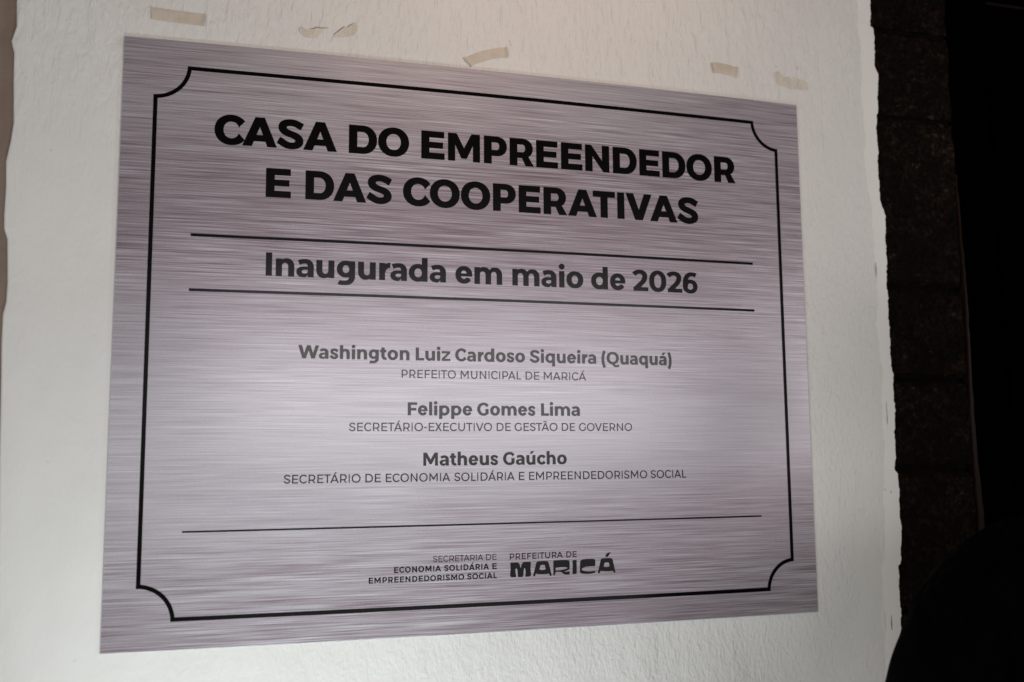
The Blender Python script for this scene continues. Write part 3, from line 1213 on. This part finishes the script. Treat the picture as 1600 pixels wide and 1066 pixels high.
# same construction -> pair points by resampling both paths to the same count per run
if len(oa) != len(ob):
    v, f = fill_poly([oa], [ob])
    bl.v, bl.f = [tuple(p) for p in v], f
else:
    n = len(oa)
    bl.v = oa + ob
    bl.f = [(i, (i + 1) % n, n + (i + 1) % n, n + i) for i in range(n)]
bl.build('border_line', plaque)

for y, hw, t in ((0.1055, 0.3278, 0.0031), (0.0475, 0.3278, 0.0030), (-0.1996, 0.3272, 0.0018)):
    L = Line()
    m_ = 40
    for i in range(m_ + 1):
        x = -hw + 2 * hw * i / m_
        L.v += [(x, y - t / 2), (x, y + t / 2)]
    L.f = [(2 * i, 2 * i + 2, 2 * i + 3, 2 * i + 1) for i in range(m_)]
    L.build('rule_line', plaque)

T1 = [('C', -0.307, -0.2764), ('A', -0.2783, -0.2424), ('S', -0.2426, -0.2141), ('A', -0.2145, -0.1787), ('D', -0.1656, -0.1349), ('O', -0.1336, -0.0992), ('E', -0.0852, -0.0589), ('M', -0.0549, -0.0177), ('P', -0.0131, 0.0142), ('R', 0.0175, 0.0463), ('E', 0.0493, 0.0758), ('E', 0.0796, 0.1063), ('N', 0.1097, 0.1402), ('D', 0.1445, 0.1757), ('E', 0.1788, 0.2054), ('D', 0.209, 0.2398), ('O', 0.2411, 0.2757), ('R', 0.2786, 0.3082)]
T2 = [('E', -0.253, -0.2267), ('D', -0.2117, -0.1808), ('A', -0.1821, -0.1459), ('S', -0.1461, -0.1178), ('C', -0.1058, -0.0754), ('O', -0.0757, -0.0412), ('O', -0.0403, -0.0057), ('P', -0.0029, 0.0244), ('E', 0.0274, 0.0543), ('R', 0.0575, 0.0864), ('A', 0.0874, 0.1235), ('T', 0.1185, 0.1465), ('I', 0.1491, 0.1584), ('V', 0.16, 0.1936), ('A', 0.1912, 0.2273), ('S', 0.2272, 0.2554)]
T3 = [('I', -0.2512, -0.2448), ('n', -0.2409, -0.2217), ('a', -0.2195, -0.2014), ('u', -0.1987, -0.1796), ('g', -0.1768, -0.1575), ('u', -0.154, -0.1353), ('r', -0.1314, -0.1191), ('a', -0.1191, -0.1009), ('d', -0.0987, -0.078), ('a', -0.0756, -0.0572), ('e', -0.0463, -0.0273), ('m', -0.0248, 0.0075), ('m', 0.0196, 0.0515), ('a', 0.0539, 0.0721), ('i', 0.0755, 0.0817), ('o', 0.0843, 0.1048), ('d', 0.1147, 0.1354), ('e', 0.1382, 0.1575), ('2', 0.1671, 0.1866), ('0', 0.1881, 0.2101), ('2', 0.2114, 0.2309), ('6', 0.232, 0.2513)]
for row, yb, cap, cuts in ((T1, 0.2050, 0.0323, (0, 4, 6, 18)), (T2, 0.1503, 0.0319, (0, 1, 4, 16))):
    for c0, c1 in zip(cuts, cuts[1:]):
        L = Line()
        L.boxes(row[c0:c1], yb, cap, XBW, 200, 163)
        L.build('title_word', plaque)
L = Line()
L.boxes(T3, 0.0652, 0.0250, BW, 180, 140)
L.build('date_lettering', plaque)
NSEG = 32


def words(name, yb, cap, lst, widths, sbs, s, h):
    L = Line()
    for tx, a, c in lst:
        L.word(tx, a, c, yb, cap, widths, sbs, s, h)
    return L.build(name, plaque)


words('name_lettering', -0.0220, 0.0141, [('Washington', -0.2161, -0.0976), ('Luiz', -0.0908, -0.0522), ('Cardoso', -0.0468, 0.0335), ('Siqueira', 0.0390, 0.1191), ('(Quaquá)', 0.1256, 0.2145)], BW, SBB, 178, 138)
words('role_lettering', -0.0413, 0.0090, [('PREFEITO', -0.1061, -0.0461), ('MUNICIPAL', -0.0407, 0.0288), ('DE', 0.034, 0.0502), ('MARICÁ', 0.0555, 0.1063)], RW, SB, 104, 94)
words('name_lettering', -0.0817, 0.0140, [('Felippe', -0.0993, -0.0278), ('Gomes', -0.0221, 0.0451), ('Lima', 0.0518, 0.0982)], BW, SBB, 178, 138)
words('role_lettering', -0.0987, 0.0089, [('SECRETÁRIO-EXECUTIVO', -0.162, -0.0053), ('DE', 0.0, 0.0162), ('GESTÃO', 0.0207, 0.071), ('DE', 0.0761, 0.092), ('GOVERNO', 0.0968, 0.1619)], RW, SB, 104, 94)
words('name_lettering', -0.1360, 0.0140, [('Matheus', -0.0821, 0.0014), ('Gaúcho', 0.0071, 0.0815)], BW, SBB, 178, 138)
words('role_lettering', -0.1529, 0.0089, [('SECRETÁRIO', -0.2286, -0.1493), ('DE', -0.1442, -0.1279), ('ECONOMIA', -0.1225, -0.0526), ('SOLIDÁRIA', -0.048, 0.0202), ('E', 0.0252, 0.0317), ('EMPREENDEDORISMO', 0.037, 0.1796), ('SOCIAL', 0.1838, 0.2293)], RW, SB, 104, 94)
NSEG = 24
SW = {c: lerp(RW[c], XBW.get(c, RW[c] * 1.08), 0.55) for c in RW}
words('office_lettering', -0.23835, 0.0064, [('SECRETARIA', -0.0713, -0.016), ('DE', -0.0128, -0.001)], RW, SB, 86, 78)
words('office_lettering', -0.24815, 0.0062, [('ECONOMIA', -0.113, -0.0626), ('SOLIDÁRIA', -0.0593, -0.0096), ('E', -0.0059, -0.0009)], SW, SB, 165, 138)
words('office_lettering', -0.2580, 0.0060, [('EMPREENDEDORISMO', -0.1397, -0.0372), ('SOCIAL', -0.034, -0.0008)], SW, SB, 165, 138)
words('emblem_lettering', -0.23875, 0.00645, [('PREFEITURA', 0.014, 0.0752), ('DE', 0.0794, 0.0916)], RW, SB, 120, 108)


def smooth_loop(lp):
    out = []
    n = len(lp)
    for i in range(n):
        p0, p1, p2 = lp[i - 1], lp[i], lp[(i + 1) % n]
        out.append((.03 * p0[0] + .94 * p1[0] + .03 * p2[0], .03 * p0[1] + .94 * p1[1] + .03 * p2[1]))
        out.append(((p1[0] + p2[0]) / 2, (p1[1] + p2[1]) / 2))
    return out


LOGO = [('M', [[0.0144, -0.2418], [0.023, -0.2421], [0.0248, -0.2432], [0.0258, -0.2471], [0.0262, -0.2487], [0.0269, -0.2463], [0.0278, -0.2434], [0.0296, -0.2419], [0.0382, -0.2418], [0.0378, -0.2459], [0.0375, -0.2485], [0.0379, -0.2528], [0.0382, -0.2558], [0.0373, -0.2573], [0.0355, -0.2576], [0.0313, -0.2577], [0.0317, -0.2555], [0.0319, -0.2517], [0.0315, -0.2491], [0.0308, -0.2484], [0.0299, -0.2492], [0.0296, -0.2524], [0.0294, -0.2559], [0.0286, -0.2576], [0.0268, -0.2579], [0.0231, -0.2578], [0.023, -0.2556], [0.0227, -0.2513], [0.0222, -0.2492], [0.0215, -0.2482], [0.0207, -0.2487], [0.0202, -0.2504], [0.0204, -0.2529], [0.0209, -0.256], [0.0212, -0.2578], [0.0158, -0.2577], [0.0146, -0.2572], [0.0141, -0.2557], [0.0145, -0.2518], [0.0148, -0.2476]], []), ('A', [[0.0444, -0.2429], [0.0453, -0.2421], [0.0481, -0.2417], [0.0541, -0.2417], [0.0573, -0.2421], [0.0583, -0.243], [0.0596, -0.2476], [0.0621, -0.2579], [0.0597, -0.258], [0.0591, -0.2554], [0.0553, -0.2557], [0.0512, -0.2558], [0.0465, -0.2554], [0.0435, -0.2549], [0.0428, -0.2576], [0.0402, -0.2578]], [[[0.049, -0.2458], [0.054, -0.2456], [0.0552, -0.2509], [0.0512, -0.2516], [0.0477, -0.2509]]]), ('R', [[0.064, -0.2421], [0.0653, -0.2415], [0.07, -0.2414], [0.0775, -0.2414], [0.0822, -0.242], [0.0831, -0.2426], [0.0832, -0.2459], [0.0831, -0.2502], [0.0827, -0.252], [0.0801, -0.253], [0.0764, -0.2539], [0.0792, -0.2544], [0.0831, -0.2537], [0.083, -0.2576], [0.0773, -0.2573], [0.0754, -0.2562], [0.0735, -0.2544], [0.0698, -0.2541], [0.0664, -0.2541], [0.0659, -0.2569], [0.0651, -0.2576], [0.0639, -0.2577]], [[[0.0665, -0.2496], [0.0722, -0.2492], [0.0783, -0.2493], [0.0807, -0.2501], [0.0797, -0.251], [0.0755, -0.2519], [0.0708, -0.2524], [0.0665, -0.2523]]]), ('I', [[0.0864, -0.2419], [0.0916, -0.2418], [0.0914, -0.2497], [0.0914, -0.2571], [0.0863, -0.2574], [0.0867, -0.2495]], []), ('C', [[0.0954, -0.2455], [0.0958, -0.2429], [0.0983, -0.2417], [0.104, -0.2412], [0.1098, -0.2413], [0.1131, -0.242], [0.1137, -0.2427], [0.1137, -0.249], [0.1125, -0.2496], [0.1068, -0.2495], [0.102, -0.2498], [0.0986, -0.2509], [0.0972, -0.2523], [0.0981, -0.2537], [0.1019, -0.2547], [0.1076, -0.2552], [0.1114, -0.2549], [0.1136, -0.2545], [0.1135, -0.2568], [0.1085, -0.2576], [0.1028, -0.2577], [0.0981, -0.2572], [0.0957, -0.2564], [0.0952, -0.2547]], []), ('A', [[0.1203, -0.2425], [0.121, -0.2416], [0.1252, -0.2412], [0.1314, -0.2413], [0.1339, -0.2419], [0.1347, -0.2434], [0.1359, -0.2488], [0.138, -0.2575], [0.1357, -0.2576], [0.135, -0.2554], [0.1307, -0.2557], [0.1263, -0.2557], [0.123, -0.2553], [0.1196, -0.2548], [0.1188, -0.2576], [0.1163, -0.2576], [0.118, -0.2516]], [[[0.125, -0.2459], [0.13, -0.246], [0.131, -0.2506], [0.1271, -0.2512], [0.1234, -0.2506]]]), ('acute', [[0.1256, -0.2397], [0.1267, -0.2372], [0.1284, -0.2356], [0.133, -0.2348], [0.1313, -0.2367], [0.1291, -0.2397], [0.1271, -0.2397]], [])]
L = Line()
for nm, lp, holes in LOGO:
    v, f = fill_poly([smooth_loop(lp)], [smooth_loop(q) for q in holes])
    b0 = len(L.v)
    L.v += [tuple(p) for p in v]
    L.f += [tuple(b0 + i for i in t) for t in f]
L.build('emblem_wordmark', plaque)

# ------------------------------------------------------------------ strips of masking tape left on the wall
TAPE = [[[-0.3748, 0.3504], [-0.3203, 0.3481], [-0.3202, 0.3341], [-0.3524, 0.335], [-0.3756, 0.3368]], [[-0.0353, 0.3278], [-0.0156, 0.3403], [0.0113, 0.3479], [0.0143, 0.3456], [0.0173, 0.335], [-0.0096, 0.3271], [-0.0301, 0.3172]], [[0.2818, 0.3579], [0.302, 0.3582], [0.3168, 0.3562], [0.3158, 0.3419], [0.2997, 0.3454], [0.2827, 0.3447]]]
TLAB = ['long level strip of beige masking tape above the upper left corner of the plaque',
        'curved tilted strip of beige masking tape just above the middle of the plaque top',
        'short dipping strip of beige masking tape near the upper right corner of the plaque']
TSPEC = [([(-0.3750, 0.3436), (-0.352, 0.3424), (-0.3203, 0.3412)], 0.0068),
         ([(-0.0320, 0.3232), (-0.0200, 0.3295), (-0.0080, 0.3345), (0.0040, 0.3380), (0.0158, 0.3402)], 0.0060),
         ([(0.2818, 0.3513), (0.2920, 0.3518), (0.3020, 0.3512), (0.3163, 0.3488)], 0.0069)]
for ti, (sp, hw) in enumerate(TSPEC):
    rt = random.Random(ti + 20)
    pts = []
    for i in range(25):
        t = i / 24 * (len(sp) - 1)
        a = min(int(t), len(sp) - 2)
        u = t - a
        p0, p1, p2, p3 = sp[max(0, a - 1)], sp[a], sp[a + 1], sp[min(len(sp) - 1, a + 2)]
        pts.append(tuple(.5 * (2 * p1[q] + (p2[q] - p0[q]) * u + (2 * p0[q] - 5 * p1[q] + 4 * p2[q] - p3[q]) * u * u + (3 * p1[q] - p0[q] - 3 * p2[q] + p3[q]) * u ** 3) for q in (0, 1)))
    verts, faces = [], []
    n = len(pts)
    K = 7
    for i, (x, y) in enumerate(pts):
        x0, y0 = pts[max(0, i - 1)]
        x1, y1 = pts[min(n - 1, i + 1)]
        d = Vector((x1 - x0, y1 - y0)).normalized()
        lift = 0.00045 + 0.0016 * max(0, (i / (n - 1) - 0.93) / 0.07) ** 2 + 0.0010 * max(0, (0.06 - i / (n - 1)) / 0.06) ** 2
        shear = (0.0010 if ti != 1 else 0.002)
        for q in range(K):
            s = -1 + 2 * q / (K - 1)
            jit = rt.uniform(-0.00015, 0.00015)
            edge = 0.0003 if abs(s) == 1 else 0
            verts.append(W(x - d.y * hw * s + d.x * (jit if i not in (0, n - 1) else rt.uniform(-.0005, .0005)) + (-shear * s if i == 0 else 0), y + d.x * hw * s + jit, ZW + lift - edge + 0.00025 * math.sin(i * .8 + ti) * (1 - abs(s))))
    for i in range(n - 1):
        for q in range(K - 1):
            p = i * K + q
            faces.append((p, p + K, p + K + 1, p + 1))
    o = mesh_obj('masking_tape', verts, faces, M_TAPE, smooth=True)
    tag(o, TLAB[ti], 'tape', 'strips of masking tape above the plaque')


# ------------------------------------------------------------------ person in dark clothes at the right
def skin_mesh(name, pts, edges, radii, mat, root=0, sub=2):
    me = bpy.data.meshes.new(name)
    me.from_pydata([tuple(p) for p in pts], edges, [])
    o = bpy.data.objects.new(name, me)
    COL.objects.link(o)
    md = o.modifiers.new('skin', 'SKIN')
    md.use_smooth_shade = True
    for i, sv in enumerate(me.skin_vertices[0].data):
        r = radii[i]
        sv.radius = r if isinstance(r, tuple) else (r, r)
        sv.use_root = i == root
    ms = o.modifiers.new('sub', 'SUBSURF')
    ms.levels = ms.render_levels = sub
    dg = bpy.context.evaluated_depsgraph_get()
    me2 = bpy.data.meshes.new_from_object(o.evaluated_get(dg))
    bpy.data.objects.remove(o)
    me2.materials.clear()
    me2.materials.append(mat)
    for p in me2.polygons:
        p.use_smooth = True
    ob = bpy.data.objects.new(name, me2)
    COL.objects.link(ob)
    return ob


PX, PY = 0.605, -0.335           # where the person stands (world x, y)
FACE = math.radians(-18)         # looks into the doorway, back to the camera


def pp(x, y, z):
    """person space: x to the person's right, y forward, z up"""
    c, s = math.cos(FACE), math.sin(FACE)
    return Vector((PX + c * x - s * y, PY + s * x + c * y, z))


def arm(side):
    s = side
    return [pp(.165 * s, -.005, 1.385), pp(.232 * s, -.01, 1.335), pp(.262 * s, -.02, 1.23), pp(.278 * s, -.02, 1.08), pp(.285 * s, .06, .86)]


# body: skin, head, hands and legs in one surface
P_, E_, Rr_ = [], [], []


def add(p, r, link=None):
    P_.append(p)
    Rr_.append(r)
    if link is not None:
        E_.append((link, len(P_) - 1))
    return len(P_) - 1


pel = add(pp(0, 0, .93), (.135, .10))
wst = add(pp(0, .01, 1.08), (.125, .09), pel)
chs = add(pp(0, .0, 1.25), (.145, .10), wst)
nb = add(pp(0, -.015, 1.41), (.075, .065), chs)
nk = add(pp(0, -.005, 1.47), .052, nb)
jaw = add(pp(0, .025, 1.535), (.060, .070), nk)
hd = add(pp(0, .02, 1.60), (.074, .090), jaw)
cr = add(pp(0, .012, 1.665), (.062, .076), hd)
for s in (1, -1):
    a = arm(s)
    i = add(a[0], .055, nb)
    i = add(a[1], .052, i)
    i = add(a[2], .045, i)
    i = add(a[3], .038, i)
    i = add(a[4], .026, i)
    pm = add(a[4] + Vector((0, .01, -.06)), (.036, .018), i)
    for q, (ox, ln) in enumerate(((-.028, .070), (-.010, .080), (.009, .077), (.027, .062))):
        b_ = a[4] + Vector((0, .012, -.10))
        f0 = add(b_ + Vector((.2 * ox, ox, 0)), .0092, pm)
        f1 = add(b_ + Vector((.2 * ox - .004 * s, ox, -ln * .5)), .0085, f0)
        add(b_ + Vector((.2 * ox - .014 * s, ox, -ln)), .0072, f1)
    th = add(a[4] + Vector((-.01 * s, .040, -.055)), .011, pm)
    add(a[4] + Vector((-.016 * s, .056, -.095)), .0085, th)
    j = add(pp(.095 * s, 0, .86), .085, pel)
    j = add(pp(.105 * s, .01, .50), .058, j)
    j = add(pp(.110 * s, -.01, .12), .040, j)
    add(pp(.115 * s, .11, .045), .034, j)
person = skin_mesh('person', P_, E_, Rr_, M_SKIN, 0, 1)
tag(person, 'person in dark clothes at the lower right edge, only a shoulder and upper arm showing', 'person')
# face: nose, eyes, mouth, ears shaped into the head
bm = bmesh.new()
bm.from_mesh(person.data)
bm.to_mesh(person.data)
bm.free()


def blob(name, c, r, mat, parent, seg=16, sq=None):
    bm = bmesh.new()
    bmesh.ops.create_uvsphere(bm, u_segments=seg, v_segments=seg // 2 + 2, radius=1)
    c_, s_ = math.cos(FACE), math.sin(FACE)
    for v in bm.verts:
        x, y, z = v.co.x * r[0], v.co.y * r[1], v.co.z * r[2]
        if sq:
            x, y, z = sq(x, y, z)
        v.co = c + Vector((c_ * x - s_ * y, s_ * x + c_ * y, z))
    for f_ in bm.faces:
        f_.smooth = True
    me = bpy.data.meshes.new(name)
    bm.to_mesh(me)
    bm.free()
    me.materials.append(mat)
    o = bpy.data.objects.new(name, me)
    COL.objects.link(o)
    o.parent = parent
    return o


blob('nose', pp(0, .112, 1.595), (.014, .020, .024), M_SKIN, person)
for s in (1, -1):
    blob('eye', pp(.030 * s, .090, 1.615), (.012, .010, .007), M_SHOE, person)
    blob('ear', pp(.078 * s, .015, 1.60), (.010, .018, .031), M_SKIN, person)
blob('mouth', pp(0, .098, 1.553), (.022, .008, .006), M_SKIN, person)
blob('hair', pp(0, -.012, 1.635), (.092, .104, .090), M_HAIR, person, 24, lambda x, y, z: (x, y - (0.02 if z < 0 else 0), z))

# jacket over the body
P_, E_, Rr_ = [], [], []
hem = add(pp(0, 0, .80), (.185, .135))
w0 = add(pp(0, .0, 1.0), (.165, .12), hem)
w1 = add(pp(0, .0, 1.16), (.168, .122), w0)
c1 = add(pp(0, -.005, 1.30), (.155, .115), w1)
n1 = add(pp(0, -.015, 1.405), (.095, .080), c1)
add(pp(0, -.012, 1.452), (.066, .066), n1)
for s in (1, -1):
    a = arm(s)
    i = add(a[0], (.064, .066), n1)
    i = add(a[1], (.062, .068), i)
    i = add(a[2], .064, i)
    i = add(a[3], .056, i)
    add(a[4] + Vector((0, 0, .01)), .046, i)
jk = skin_mesh('jacket', P_, E_, Rr_, M_JACKET, 0, 4)
jk.parent = person
from mathutils import noise as mnoise
jk.data.update()
nrm = [v.normal.copy() for v in jk.data.vertices]
for v, nn in zip(jk.data.vertices, nrm):
    q = Vector((v.co.x * 11, v.co.y * 11, v.co.z * 5 + 3 * v.co.x))
    v.co += nn * (0.006 * (abs(mnoise.noise(q)) - 0.25) + 0.0025 * mnoise.noise(q * 3.1))
P_, E_, Rr_ = [], [], []
pv = add(pp(0, 0, .92), (.150, .115))
for s in (1, -1):
    j = add(pp(.10 * s, 0, .80), .100, pv)
    j = add(pp(.108 * s, .01, .48), .078, j)
    add(pp(.112 * s, -.005, .09), .066, j)
tr = skin_mesh('trousers', P_, E_, Rr_, M_TROUSER, 0, 2)
tr.parent = person
for s in (1, -1):
    blob('shoe', pp(.114 * s, .055, .045), (.048, .140, .045), M_SHOE, person, 20, lambda x, y, z: (x, y, max(z, -.043)))
